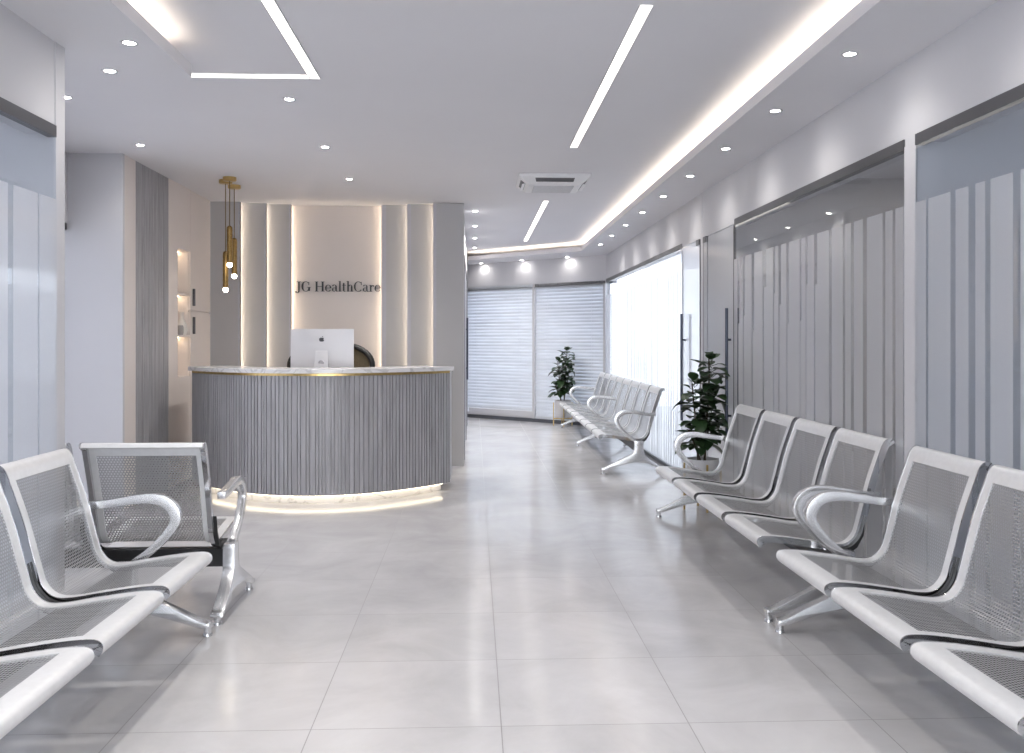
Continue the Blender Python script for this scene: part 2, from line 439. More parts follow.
# ------------------------------------------------------------------ wall behind the desk
wb = sempty('wall_back', 'stepped grey and cream feature wall behind the reception desk', 'wall')
b = MB(); b.box(-3.0, -.105, 9.74, 9.84, 0, ZC); b.obj('backing', 'grey', wb)
cx = -1.417; YF = 9.42
LVL = (-2.158, -1.918); LVR = (-.425, -.698, -.974)
lv = [(YF, (-2.71, -2.405), (-.105, LVR[0])), (YF + .08, (-2.51, LVL[0]), (-.30, LVR[1])), (YF + .16, (-2.27, LVL[1]), (-.55, LVR[2]))]   # y, left span, right span
for sg in (-1, 1):
    for k, (y, l_, r_) in enumerate(lv):
        xa, xb = l_ if sg < 0 else r_
        b = MB(); b.box(min(xa, xb), max(xa, xb), y, y + .03, 0, ZC - .002)
        b.obj('panel', 'grey', wb)
        t = .022 if sg < 0 else (.034, .04, .05)[k]
        xt = xb
        b = MB(); b.box(min(xt, xt + sg * t), max(xt, xt + sg * t), y - .001, y + .034, 0, ZC - .002)
        b.obj('edge_trim', 'trimgrey', wb)
        xl = xt + sg * .06
        b = MB(); b.box(min(xl, xl + sg * .008), max(xl, xl + sg * .008), y + .04, y + .055, .02, ZC - .03)
        b.obj('led_strip', 'panelled', wb)
b = MB(); b.box(-2.03, -.84, YF + .24, YF + .27, 0, ZC - .002); b.obj('centre_panel', 'cream', wb)
b = MB(); b.box(-.25, -.105, YF + .03, 9.85, 0, ZC); b.obj('return_end', 'grey', wb)

# side wall running away from the desk wall's right end
b = MB(); b.box(-.25, -.115, 9.84, 15.6, 0, ZC)
sw = struct(b.obj('wall_side', 'white'), 'narrow white side wall beyond the feature wall', 'wall')
b = MB()
for y0, y1 in ((9.9, 9.96), (11.9, 11.96), (13.9, 13.96)): b.box(-.115, -.10, y0, y1, 0, 2.2)
b.box(-.115, -.10, 9.9, 13.96, 2.2, 2.24)
b.obj('door_frame', 'rail', sw)
b = MB(); b.box(-.114, -.108, 9.96, 11.9, .02, 2.2); b.box(-.114, -.108, 11.96, 13.9, .02, 2.2); b.obj('door_leaf', 'trimgrey', sw)
b = MB(); b.cyl((-.085, 11.75, .8), (-.085, 11.75, 1.6), .011); b.cyl((-.112, 11.75, .95), (-.085, 11.75, .95), .008); b.cyl((-.112, 11.75, 1.45), (-.085, 11.75, 1.45), .008)
b.obj('handle', 'darksteel', sw)

# ------------------------------------------------------------------ sign letters
def serif_glyphs():
    def R(x0, y0, x1, y1): return [(x0, y0), (x1, y0), (x1, y1), (x0, y1)]
    def arc(cx, cy, rx, ry, a0, a1, thick, thin, n=22):
        """bowl stroke: thick at the sides, thin at top and bottom"""
        o = []; i = []
        for k in range(n + 1):
            a = math.radians(a0 + (a1 - a0) * k / n); c, s = math.cos(a), math.sin(a)
            t = thin + (thick - thin) * abs(c) ** 1.5
            o.append((cx + rx * c, cy + ry * s)); i.append((cx + (rx - t) * c, cy + (ry - max(thin, t * .6)) * s))
        return [[o[k], o[k + 1], i[k + 1], i[k]] for k in range(n)]
    def ser(x, y, w, h=.035): return R(x - w / 2, y, x + w / 2, y + h)
    G = {}
    G['J'] = ([R(.26, .12, .40, 1)] + [R(.12, .965, .52, 1)] + arc(.17, .10, .23, .26, -110, 0, .14, .05) + arc(.06, -.05, .075, .075, 0, 360, .075, .075), .56)
    G['G'] = (arc(.42, .5, .40, .52, 48, 325, .15, .045) + [R(.66, .05, .80, .42), ser(.71, .40, .34), R(.68, .66, .72, .96)], .90)
    G['H'] = ([R(.10, 0, .25, 1), R(.67, 0, .82, 1), R(.2, .49, .7, .535)] + [ser(x, y, .32) for x in (.175, .745) for y in (0, .965)], .95)
    G['e'] = (arc(.32, .33, .29, .35, 0, 325, .125, .04) + [R(.08, .33, .60, .37)], .64)
    G['a'] = (arc(.26, .50, .21, .19, 0, 165, .11, .04) + [R(.36, .07, .475, .52)] + arc(.25, .19, .21, .205, 60, 300, .11, .04) + [R(.30, .335, .42, .375), R(.45, 0, .58, .04), R(.44, 0, .50, .12)], .62)
    G['l'] = ([R(.10, 0, .225, 1.06), R(.02, 1.02, .16, 1.06), ser(.165, 0, .29)], .34)
    G['t'] = ([R(.12, .10, .24, .86), R(.02, .62, .40, .66)] + arc(.27, .12, .15, .135, 180, 310, .12, .05), .43)
    G['h'] = ([R(.10, 0, .225, 1.06), R(.02, 1.02, .16, 1.06), ser(.165, 0, .27), R(.45, 0, .575, .46), ser(.515, 0, .27)] + arc(.375, .45, .20, .24, 0, 150, .12, .05), .70)
    G['C'] = (arc(.43, .5, .41, .52, 48, 318, .15, .045) + [R(.69, .66, .73, .98)], .82)
    G['r'] = ([R(.10, 0, .225, .66), R(.02, .62, .16, .66), ser(.165, 0, .29)] + arc(.36, .42, .17, .24, 60, 160, .10, .05) + arc(.42, .57, .065, .065, 0, 360, .065, .065), .50)
    return G
G = serif_glyphs()
text = 'JG HealthCare'
adv = sum((.36 if c == ' ' else G[c][1]) for c in text)
X0, X1, ZB, CAP = -1.885, -.985, 1.824, .104
sx = (X1 - X0) / adv
YS = 9.66
sign = thing('wall_sign', 'dark serif lettering JG HealthCare on the cream centre panel', 'sign', (0, 0, 0))
x = X0
for c in text:
    if c == ' ': x += .36 * sx; continue
    polys, w = G[c]; b = MB()
    for p in polys: b.prism(p, lambda u, v, t: (x + u * sx, YS - .022 + .021 * t, ZB + v * CAP))
    b.obj('letter', 'letter', sign)
    x += w * sx

# ------------------------------------------------------------------ reception desk
DX, YC0, HW, KQ = -1.33, 7.235, 1.115, .565
def arcpts(off, n=48, hw=HW):
    pts = []
    for i in range(n + 1):
        u = -hw + 2 * hw * i / n; y = YC0 + KQ * u * u + .04 * (-u)
        nx, ny = -(2 * KQ * u - .04), 1.; l = math.hypot(nx, ny)
        pts.append((DX + u + nx / l * off, y + ny / l * off))
    return pts
def band(mb, o0, o1, z0, z1, hw=HW, mi=0):
    a = arcpts(o0, hw=hw); c = arcpts(o1, hw=hw); n = len(a)
    vs = [(*p, z0) for p in a] + [(*p, z0) for p in c] + [(*p, z1) for p in a] + [(*p, z1) for p in c]
    fs = []
    for i in range(n - 1):
        fs += [(i, i + 1, n + i + 1, n + i), (2 * n + i, 3 * n + i, 3 * n + i + 1, 2 * n + i + 1), (i, 2 * n + i, 2 * n + i + 1, i + 1), (n + i, n + i + 1, 3 * n + i + 1, 3 * n + i)]
    fs += [(0, n, 3 * n, 2 * n), (n - 1, 3 * n - 1, 4 * n - 1, 2 * n - 1)]
    mb.add(vs, fs, mi)
desk = thing('reception_desk', 'curved grey fluted reception desk with a white marble counter', 'desk', (0, 0, 0))
ZB0, ZT0 = .07, 1.022
b = MB(); band(b, .012, .06, ZB0, ZT0); b.obj('inner_panel', 'slat', desk)
b = MB(); fluted(b, arcpts(.011, 96), ZB0, ZT0, 11, wmin=.016, wmax=.036, gap=.0075, depth=.011, side=1); b.obj('fluted_front', 'slat', desk, fix=False)
b = MB(); band(b, -.006, .06, ZT0, ZT0 + .02); b.obj('brass_strip', 'gold', desk)
b = MB(); band(b, -.03, .36, ZT0 + .0205, ZT0 + .056, hw=HW + .02); b.obj('countertop', 'marble', desk, bevel=.004)
b = MB(); band(b, .07, .16, 0, ZB0 - .001, hw=HW - .02); b.obj('plinth', 'marble', desk)
b = MB(); band(b, .035, .055, ZB0 - .012, ZB0 - .001, hw=HW - .03); b.obj('led_strip', 'deskled', desk)
aL, aR = arcpts(.03)[0], arcpts(.03)[-1]
b = MB(); b.box(aL[0] - .03, aL[0] + .01, aL[1] - .02, 8.55, ZB0, ZT0); b.obj('end_panel', 'slat', desk)
b = MB(); b.box(aR[0] - .01, aR[0] + .03, aR[1] - .02, 8.45, ZB0, ZT0); b.obj('end_panel', 'slat', desk)
b = MB(); pts = arcpts(.065)
b.prism([(p[0], p[1]) for p in pts if abs(p[0] - DX) < HW - .03] + [(aR[0] - .02, 8.30), (aL[0] + .02, 8.30)], lambda x_, y_, t: (x_, y_, .86 + .03 * t))
b.obj('work_surface', 'cream', desk)

# computer
cm = thing('desktop_computer', 'silver all-in-one computer seen from behind on the desk', 'computer', (-1.318, 7.93, .89))
b = MB()
# slightly bulged housing
nx, nz = 12, 9; W2, Z0_, Z1_ = .272, .115, .514
vs = []; fs = []
for j in range(nz + 1):
    for i in range(nx + 1):
        u = i / nx * 2 - 1; v = j / nz * 2 - 1; vs.append((u * W2, -.022 * (1 - u * u) * (1 - v * v) - .004, Z0_ + (Z1_ - Z0_) * j / nz))
o_ = len(vs)
for j in range(nz):
    for i in range(nx): q = j * (nx + 1) + i; fs.append((q, q + 1, q + nx + 2, q + nx + 1))
b.add(vs, fs); b.box(-W2, W2, -.0032, .006, Z0_, Z1_)
b.obj('housing', 'alu', cm, smooth=40)
b = MB(); b.box(-W2 + .006, W2 - .006, .006, .008, Z0_ + .006, Z1_ - .006); b.obj('screen', 'screen', cm)
b = MB(); zt = .325
b.add([(-.054, -.028, zt), (.054, -.028, zt), (.07, -.105, .012), (-.07, -.105, .012), (-.054, -.022, zt), (.054, -.022, zt), (.07, -.097, .012), (-.07, -.097, .012)],
      [(0, 1, 2, 3), (4, 7, 6, 5), (0, 4, 5, 1), (1, 5, 6, 2), (2, 6, 7, 3), (3, 7, 4, 0)])
b.box(-.09, .09, -.13, .06, 0, .012)
st = b.obj('stand', 'alu', cm, bevel=.002)
b = MB(); t_ = .42; yy = -.028 - (.077) * (zt - .222) / (zt - .012); b.cyl((0, yy - .004, .221), (0, yy + .003, .224), .024, n=24); b.obj('cable_hole', 'trimgrey', st)
# logo : bitten apple outline with a leaf
ap = []
for k in range(40):
    a = 2 * PI * k / 40; r = .021 * (1 + .10 * math.cos(2 * a + .0) - .16 * max(0, math.sin(a)) ** 14 - .10 * max(0, -math.sin(a)) ** 18)
    px_, pz_ = r * math.cos(a), r * math.sin(a) * 1.0
    dx_, dz_ = px_ - .029, pz_ - .004
    dd = math.hypot(dx_, dz_)
    if dd < .0135: px_, pz_ = .029 + dx_ / dd * .0135, .004 + dz_ / dd * .0135
    ap.append((px_, pz_))
b = MB(); b.prism(ap, lambda u, v, t: (u, -.0285 + .004 * t, .422 + v))
b.prism([(.001, .020), (.003, .027), (.010, .0315), (.009, .024)], lambda u, v, t: (u, -.0285 + .004 * t, .422 + v))
b.obj('logo', 'logo', cm)

# office chair behind the desk
ch = thing('office_chair', 'black mesh swivel chair behind the reception desk', 'chair', (-1.335, 8.62, 0))
W = .385
def back(t): # closed superellipse-like outline of the backrest
    a = 2 * PI * t; c, s = math.cos(a), math.sin(a)
    return (W * (abs(c) ** .85) * (1 if c > 0 else -1) * (1 if s > 0 else 1 - .22 * (-s) ** 1.2), 1.07 + (.205 if s > 0 else .47) * s)
fr = [back(k / 48) for k in range(48)]
def bend(u, z): return (u, .10 - .10 * (1 - (u / W) ** 2) * -1 - .22 + .05 * (z - .6), z)
b = MB(); b.tube([bend(*p) for p in fr], .026, 8, closed=True)
fb = b.obj('backrest_frame', 'black', ch, smooth=60)
b = MB(); cen = (0, 1.0)
rings = [[(cen[0] + (p[0] - cen[0]) * k, cen[1] + (p[1] - cen[1]) * k) for p in fr] for k in (.98, .66, .33)]
vs = [bend(*p) for r in rings for p in r] + [bend(*cen)]; fs = []
for r in range(2):
    for i in range(48): fs.append((r * 48 + i, r * 48 + (i + 1) % 48, (r + 1) * 48 + (i + 1) % 48, (r + 1) * 48 + i))
fs += [(96 + i, 96 + (i + 1) % 48, 144) for i in range(48)]
b.add(vs, fs); b.obj('backrest_mesh', 'mesh', ch, smooth=60)
b = MB(); b.box(-.04, .04, .06, .10, .40, .78); b.obj('back_support', 'black', ch, bevel=.01)
b = MB(); b.lathe((0, -.12, .42), [(0, 0), (.24, 0), (.27, .03), (.25, .07), (0, .085)], 28); b.obj('seat', 'black', ch, smooth=60)
for s_ in (-1, 1):
    b = MB(); b.tube([(s_ * .26, 0, .44), (s_ * .31, -.02, .55), (s_ * .31, -.04, .66), (s_ * .30, -.22, .67)], .018, 8); b.obj('armrest', 'black', ch, smooth=60)
b = MB(); b.cyl((0, -.1, .10), (0, -.1, .42), .028); b.obj('gas_column', 'chrome', ch)
b = MB()
for k in range(5):
    a = 2 * PI * k / 5 + .3; b.tube([(0, -.1, .11), (.17 * math.cos(a), -.1 + .17 * math.sin(a), .095), (.30 * math.cos(a), -.1 + .30 * math.sin(a), .065)], [.03, .022, .016], 8)
b.obj('star_base', 'black', ch)
for k in range(5):
    a = 2 * PI * k / 5 + .3; p = (.30 * math.cos(a), -.1 + .30 * math.sin(a)); q = (-math.sin(a) * .02, math.cos(a) * .02)
    b = MB(); b.cyl((p[0] - q[0], p[1] - q[1], .028), (p[0] + q[0], p[1] + q[1], .028), .028, n=14); b.obj('caster', 'black', ch)

# ------------------------------------------------------------------ pendant lamps
def pendant(x, y, ztop, zbot, label):
    t = thing('pendant_lamp', label, 'lamp', (x, y, 0), 0, 'bronze tube pendants left of the desk')
    b = MB(); b.lathe((0, 0, ZC), [(0, 0), (.058, 0), (.058, -.028), (.05, -.034), (0, -.034)], 24); b.obj('ceiling_rose', 'gold', t, smooth=40)
    b = MB(); b.cyl((0, 0, ztop), (0, 0, ZC - .03), .004, n=8); b.obj('cord', 'cord', t)
    b = MB(); b.lathe((0, 0, 0), [(.004, ztop + .012), (.014, ztop + .008), (.021, ztop), (.0235, ztop - .004)] + [(.0235 + .002 * ((k % 2)), ztop - .01 - (ztop - zbot - .012) * k / 14) for k in range(15)] + [(.021, zbot), (.015, zbot)], 18)
    b.obj('lamp_tube', 'bronze', t, smooth=50)
    b = MB(); r = .0225; b.lathe((0, 0, zbot - .018), [(r * math.sin(PI * k / 10), r * math.cos(PI * k / 10)) for k in range(11)], 18); b.obj('bulb', 'bulb', t, smooth=60)
pendant(-2.213, 8.17, 2.09, 1.775, 'lowest-hanging of three bronze tube pendant lamps over the desk end')
pendant(-2.14, 8.03, 2.30, 1.985, 'highest-hanging of three bronze tube pendant lamps over the desk end')
pendant(-2.207, 8.44, 2.24, 1.915, 'middle-height bronze tube pendant lamp hung farthest back of the three')

# ------------------------------------------------------------------ waiting benches
SW, PITCH, TH = .555, .612, .024
prof = spline([(.012, .330), (.001, .350), (.006, .371), (.035, .381), (.12, .376), (.25, .358), (.36, .341), (.425, .345), (.468, .385), (.49, .45), (.538, .63), (.588, .775), (.602, .812), (.621, .833), (.645, .833), (.657, .816)], 5)
def nrmls(P):
    out = []
    for i in range(len(P)):
        a = P[max(0, i - 1)]; c = P[min(len(P) - 1, i + 1)]; dx, dz = c[0] - a[0], c[1] - a[1]; l = math.hypot(dx, dz); out.append((-dz / l, dx / l))
    return out
pn = nrmls(prof); S = [0]
for a, c in zip(prof, prof[1:]): S.append(S[-1] + math.hypot(c[0] - a[0], c[1] - a[1]))
def sheet(mb, i0, i1, u0, u1, t0, t1, mi=0):
    """solid strip along the profile between offsets t0 (top) and t1 (under)"""
    vs = []; fs = []
    for i in range(i0, i1 + 1):
        (v, z), (nv, nz_) = prof[i], pn[i]
        for u, t in ((u0, t0), (u1, t0), (u1, t1), (u0, t1)): vs.append((u, v + nv * t, z + nz_ * t))
    k = i1 - i0
    for i in range(k):
        for j in range(4): fs.append((i * 4 + j, i * 4 + (j + 1) % 4, (i + 1) * 4 + (j + 1) % 4, (i + 1) * 4 + j))
    fs += [(3, 2, 1, 0), (k * 4, k * 4 + 1, k * 4 + 2, k * 4 + 3)]
    mb.add(vs, fs, mi)
n = len(prof) - 1
iF = min(range(n), key=lambda i: abs(S[i] - .125)); iT = min(range(n), key=lambda i: abs(S[-1] - S[i] - .125))
hw = SW / 2; RB = .05
b = MB()
uu = [-(hw - .004), -(hw - RB), hw - RB, hw - .004]; cell = {}
vs = []
for t_ in (0, -.010):
    for i in range(n + 1):
        for u in uu: vs.append((u, prof[i][0] + pn[i][0] * t_, prof[i][1] + pn[i][1] * t_))
full = lambda i, j: 0 <= i < n and 0 <= j < 3 and not (j == 1 and iF <= i < iT)
K_ = (n + 1) * 4; fs = []
for i in range(n):
    for j in range(3):
        if not full(i, j): continue
        q = (i * 4 + j, i * 4 + j + 1, i * 4 + j + 5, i * 4 + j + 4); fs += [q, tuple(x_ + K_ for x_ in reversed(q))]
        for (di, dj), (p_, r_) in (((-1, 0), (0, 1)), ((0, 1), (1, 2)), ((1, 0), (2, 3)), ((0, -1), (3, 0))):
            if not full(i + di, j + dj): fs.append((q[p_], q[p_] + K_, q[r_] + K_, q[r_]))
b.add(vs, fs)
me_seat = b.mesh('seat', 'satin', 40)
me_trims = []
for s_ in (-1, 1):     # L-section polished edge: a lip outside the frame turned in under it
    sec_ = [(hw, .002), (hw - .005, .002), (hw - .005, -.0105), (hw - .022, -.0105), (hw - .022, -.030), (hw, -.030)]
    vs = [(s_ * u, prof[i][0] + pn[i][0] * t_, prof[i][1] + pn[i][1] * t_) for i in range(n + 1) for u, t_ in sec_]
    fs = [(i * 6 + j, i * 6 + (j + 1) % 6, (i + 1) * 6 + (j + 1) % 6, (i + 1) * 6 + j) for i in range(n) for j in range(6)] + [tuple(range(6)), tuple(n * 6 + j for j in range(6))]
    b = MB(); b.add(vs, fs); me_trims.append(b.mesh('edge_trim', 'chrome', 40))
# perforated sheet
me_pan = bpy.data.meshes.new('perforated_panel'); vs = []; fs = []; uvs = []
for i in range(iF - 1, iT + 2):
    (v, z), (nv, nz_) = prof[i], pn[i]
    for u in (-(hw - RB + .004), hw - RB + .004): vs.append((u, v - nv * .004, z - nz_ * .004)); uvs.append((u + 1, S[i]))
for i in range(len(vs) // 2 - 1): fs.append((2 * i, 2 * i + 1, 2 * i + 3, 2 * i + 2))
me_pan.from_pydata(vs, [], fs); me_pan.materials.append(M['perf']); ul = me_pan.uv_layers.new(name='UVMap')
for lp in me_pan.loops: ul.data[lp.index].uv = uvs[lp.vertex_index]
me_pan.polygons.foreach_set('use_smooth', [True] * len(me_pan.polygons)); me_pan.update()
# black bracket hugging the seat's rear corner down to the beam
ia = min(range(n), key=lambda i: abs(prof[i][0] - .33)); ib = min(range(n), key=lambda i: abs(prof[i][1] - .47) + (0 if prof[i][0] > .4 else 9))
out = [(prof[i][0] - pn[i][0] * .016, prof[i][1] - pn[i][1] * .016) for i in range(ia, ib + 1)]
inn = [(.505, .44), (.50, .385), (.47, .33), (.43, .30), (.35, .30)]
b = MB(); b.prism(out + inn, lambda v, z, t: (.018 * (t - .5), v, z))
me_brk = b.mesh('seat_bracket', 'black')
# end leg
legout = spline([(.345, .325), (.345, .245), (.325, .198), (.25, .160), (.14, .108), (.06, .068), (.022, .058)], 4) + [(.018, .034)] + \
    spline([(.06, .036), (.16, .068), (.27, .098), (.39, .108), (.48, .098), (.55, .068), (.60, .036)], 4) + \
    [(.642, .034)] + spline([(.638, .055), (.60, .068), (.54, .105), (.475, .155), (.442, .198), (.435, .245), (.435, .325)], 4)
b = MB(); b.prism(legout, lambda v, z, t: (.056 * (t - .5), v, z)); me_leg = b.mesh('leg', 'legmetal', 40, bevel=.004)
b = MB(); b.cyl((0, 0, .010), (0, 0, .058), .0165); b.cyl((0, 0, 0), (0, 0, .010), .021, .019); me_foot = b.mesh('foot', 'legmetal', 40)
# armrest : flat bar bent into a loop
ap_ = spline([(.56, .580), (.50, .582), (.41, .594), (.315, .607), (.245, .603), (.195, .575), (.172, .530), (.182, .485), (.225, .430), (.285, .373), (.355, .322)], 5)
an = nrmls(ap_); vs = []; fs = []; k = len(ap_)
for i in range(k):
    (v, z), (nv, nz_) = ap_[i], an[i]; q_ = i / (k - 1); th = .0165 + .0075 * math.exp(-((q_ - .5) / .22) ** 2)
    wu = .0185
    for u, t in ((-wu, th), (wu, th), (wu, -th), (-wu, -th)): vs.append((u, v + nv * t, z + nz_ * t))
for i in range(k - 1):
    for j in range(4): fs.append((i * 4 + j, i * 4 + (j + 1) % 4, (i + 1) * 4 + (j + 1) % 4, (i + 1) * 4 + j))
fs += [(3, 2, 1, 0), (k * 4 - 4, k * 4 - 3, k * 4 - 2, k * 4 - 1)]
b = MB(); b.add(vs, fs); me_arm = b.mesh('armrest', 'legmetal', 25, bevel=.002)

def bench(label, nseat, loc, rz, legs, group=None, PITCH=PITCH):
    t = thing('waiting_bench', label, 'bench', loc, rz, group)
    for i in range(nseat):
        u = (i - (nseat - 1) / 2) * PITCH
        s_ = link('seat', me_seat, t, (u, 0, 0))
        link('perforated_panel', me_pan, s_); 
        for q in (0, 1): link('edge_trim', me_trims[q], s_); link('seat_bracket', me_brk, s_, ((2 * q - 1) * (hw + .0105), 0, 0))
    L_ = nseat * PITCH / 2 + .025
    us = {'a': -L_, 'b': L_, 'm': 0}
    for q in legs:
        l = link('leg', me_leg, t, (us[q], 0, 0)); link('foot', me_foot, l, (.0, .035, 0)); link('foot', me_foot, l, (.0, .622, 0))
        link('armrest', me_arm, t, (us[q], 0, 0))
    b = MB(); e = L_ - .028; b.box(-e, e, .36, .42, .215, .299); b.obj('beam', 'black', t)
    return t
G_ = 'perforated steel waiting benches'
bench('four-seat perforated steel bench on the right whose far armrest meets the larger potted plant', 4, (1.33, 5.395, 0), -PI / 2, 'ab', G_)
bench('right-hand perforated steel bench nearest the camera, cut off by the photo edge', 4, (1.33, 2.74, 0), -PI / 2, 'ab', G_)
bench('long distant eight-seat steel bench with three armrests along the bright frosted glass', 8, (1.25, 11.17, 0), -PI / 2 - .012, 'abm', G_, .585)
bench('left-hand perforated steel bench nearest the camera, in front of the frosted glass wall', 4, (-1.14, 2.80, 0), PI / 2, 'ab', G_)
bench('perforated steel bench facing the reception desk, seen from behind at left', 3, (-2.12, 4.83, 0), PI, 'ab', G_)

# ------------------------------------------------------------------ potted plants with brass stands
def leaf(mb, base, dirv, up, L_, W_, droop):
    d = dirv.normalized(); side = d.cross(up).normalized(); nn = side.cross(d).normalized()
    rows = 7; vs = []; fs = []
    for i in range(rows + 1):
        t = i / rows; w = W_ * (math.sin(PI * min(1, t * .97 + .03)) ** .62) * (1 - .25 * t) * (1 if 0 < i < rows else .05)
        c = base + d * L_ * t - Vector((0, 0, 1)) * droop * L_ * t * t
        for s_, f in ((-1, .22), (-.5, .03), (0, 0), (.5, .03), (1, .22)): vs.append(c + side * w * s_ * .5 + nn * w * f * .5)
    for i in range(rows):
        for j in range(4): q = i * 5 + j; fs.append((q, q + 1, q + 6, q + 5))
    mb.add(vs, fs)
def make_plant(loc, label, slabel):
    rnd = random.Random(23)
    t = thing('potted_plant', label, 'plant', loc, 0, 'rubber plants in white pots')
    b = MB(); b.lathe((0, 0, 0), [(0, .125), (.105, .125), (.118, .14), (.124, .385), (.124, .392), (.114, .392), (.112, .36), (0, .36)], 32); b.obj('pot', 'pot', t, smooth=40)
    b = MB(); b.lathe((0, 0, .362), [(.111, 0), (.07, .006), (0, .01)], 20); b.obj('soil', 'soil', t, smooth=60)
    stems = [[(.02, 0, .36), (.03, .01, .62), (.045, .0, .85), (.055, .01, 1.02), (.05, 0, 1.17)], [(-.03, .02, .36), (-.04, .03, .6), (-.06, .02, .80), (-.075, .03, .97)], [(-.02, -.03, .36), (-.07, -.05, .50), (-.12, -.05, .62)], [(.02, .03, .36), (.05, .06, .55), (.09, .08, .72)]]
    for s_ in stems:
        b = MB(); b.tube(s_, [.0085 - .004 * i / len(s_) for i in range(len(s_))], 7); b.obj('stem', 'stem', t, smooth=60)
    b = MB()
    for si, s_ in enumerate(stems):
        P = [Vector(p) for p in s_]; cnt = (54, 44, 14, 24)[si]
        for k in range(cnt):
            f = (k + .5) / cnt; q = (.16 if si < 2 else .35) + (1 - (.16 if si < 2 else .35)) * f
            z = q * (len(P) - 1); i = min(len(P) - 2, int(z)); p = P[i].lerp(P[i + 1], z - i)
            a = k * 2.4 + si * 1.3 + rnd.uniform(-.4, .4); el = rnd.uniform(-.15, .65) if f < .9 else rnd.uniform(.6, 1.2)
            dv = Vector((math.cos(a) * math.cos(el), math.sin(a) * math.cos(el), math.sin(el)))
            Lf = rnd.uniform(.115, .165) * (1 - .25 * (f > .85)); pet = rnd.uniform(.015, .06)
            if si == 1: Lf *= 1.05
            b.tube([p, p + dv * pet], .0025, 5)
            leaf(b, p + dv * pet, dv, Vector((0, 0, 1)), Lf, Lf * rnd.uniform(.74, .92), rnd.uniform(.15, .7))
    b.v = [(x_ + .02 if x_ < .15 else .17 + (x_ - .15) * .35, y_, z_) for x_, y_, z_ in b.v]
    b.obj('foliage', 'leaf', t, smooth=60, fix=False)
    s = thing('plant_stand', slabel, 'plant stand', loc, 0, 'brass plant stands')
    for k in range(4):
        a = k * PI / 2; c_, n_ = math.cos(a), math.sin(a); b = MB(); x_, y_ = .142 * c_, .142 * n_
        b.box(x_ - .007, x_ + .007, y_ - .007, y_ + .007, 0, .36); b.obj('leg', 'gold', s)
    b = MB(); b.box(-.142, .142, -.007, .007, .105, .122); b.box(-.007, .007, -.142, .142, .106, .121); b.obj('cross_bar', 'gold', s)
    return t, s
pt, st_ = make_plant((1.765, 6.93, 0), 'larger potted rubber plant between the right-hand benches, in a white pot', 'brass plant stand under the potted plant between the right-hand benches')
dup(pt, (1.36, 13.83, 0), 'smaller-looking potted rubber plant in front of the window blinds', None)
dup(st_, (1.36, 13.83, 0), 'brass plant stand under the potted plant by the window blinds', None)

# ------------------------------------------------------------------ glazing
def glazing(name, label, X, y0, y1, side, gaps, ztop, rail=True, cat='window', partial=(), parent=None):
    """side = +1 when the corridor lies at +X of the pane. gaps = list of (ya, yb) clear stripes; partial = (ya, yb, za, zb) film in a gap"""
    w = parent or sempty(name, label, cat)
    b = MB(); b.box(X - .006, X + .006, y0, y1, .01, 2.2); b.obj('pane', 'glass', w)
    xf = X + side * .0085
    ys = [y0] + [v for g in sorted(gaps) for v in g] + [y1]
    b = MB()
    for k in range(0, len(ys), 2):
        if ys[k + 1] - ys[k] > .004: b.quad((xf, ys[k], .01), (xf, ys[k + 1], .01), (xf, ys[k + 1], ztop), (xf, ys[k], ztop))
    for ya, yb, za, zb in partial: b.quad((xf, ya, za), (xf, yb, za), (xf, yb, zb), (xf, ya, zb))
    b.obj('frosted_film', 'frost', w, fix=False)
    if rail:
        b = MB(); b.box(X - .03 if side > 0 else X - .008, X + .008 if side > 0 else X + .03, y0, y1, 2.185, 2.235); b.obj('head_rail', 'rail', w)
    b = MB(); b.box(X - .02, X + .02, y0, y1, 0, .03); b.obj('floor_track', 'skirt', w)
    return w
def stripes(seed, y0, y1, wmin, wmax, gmin, gmax):
    r = random.Random(seed); out = []; y = y0 + r.uniform(wmin, wmax)
    while y < y1 - .1:
        g = r.uniform(gmin, gmax); out.append((y, y + g)); y += g + r.uniform(wmin, wmax)
    return out
def yof(px):     # corridor distance of a pixel column on the right-hand glass
    th = math.atan(38 / F); xx = (px - 512) / F
    return XR * (-xx * math.sin(th) + math.cos(th)) / (xx * math.cos(th) + math.sin(th))
g1 = []; part1 = []
rr = random.Random(4)
for px_, w in ((739.7, .06), (745, .05), (754, .06), (765.5, .075), (775.5, .04), (781, .05), (789, .045), (802, .03), (808, .035), (817, .045), (832, .035), (845.5, .03), (854, .035), (866.5, .045), (885.6, .03), (895.7, .03)):
    y = yof(px_); g1.append((y - w / 2, y + w / 2))
    h0 = rr.uniform(1.35, 1.7)
    if px_ < 830: part1.append((y - w / 2, y + w * .1, .3 + rr.uniform(0, .4), h0))
g1 = [(a, c) for a, c in sorted(g1)]
glazing('window_1', 'frosted glass pane with narrow clear stripes behind the middle right-hand bench', XR, 4.122, 6.86, -1, g1, 1.925, partial=part1)
g2 = [(yof(p) - w / 2, yof(p) + w / 2) for p, w in ((1019, .045), (990, .035), (974, .05), (955, .04), (929, .02))]
g2 += stripes(9, -2.9, 3.1, .15, .4, .03, .06)
glazing('window_2', 'frosted glass pane at the right edge behind the nearest right-hand bench', XR, YB, 4.012, -1, g2, 1.925)
g3 = stripes(12, 8.63, 13.5, .06, .14, .006, .013)
glazing('window_3', 'bright white frosted glass behind the long distant bench', XR, 8.62, 13.6, -1, g3, 1.99)
g4 = [(3.60, 3.64), (3.30, 3.35), (3.84, 3.855)] + stripes(15, -2.9, 3.2, .15, .4, .03, .06)
glazing('window_4', 'frosted glass wall on the left behind the nearest bench', XL, YB, 4.012, 1, g4, 1.915)
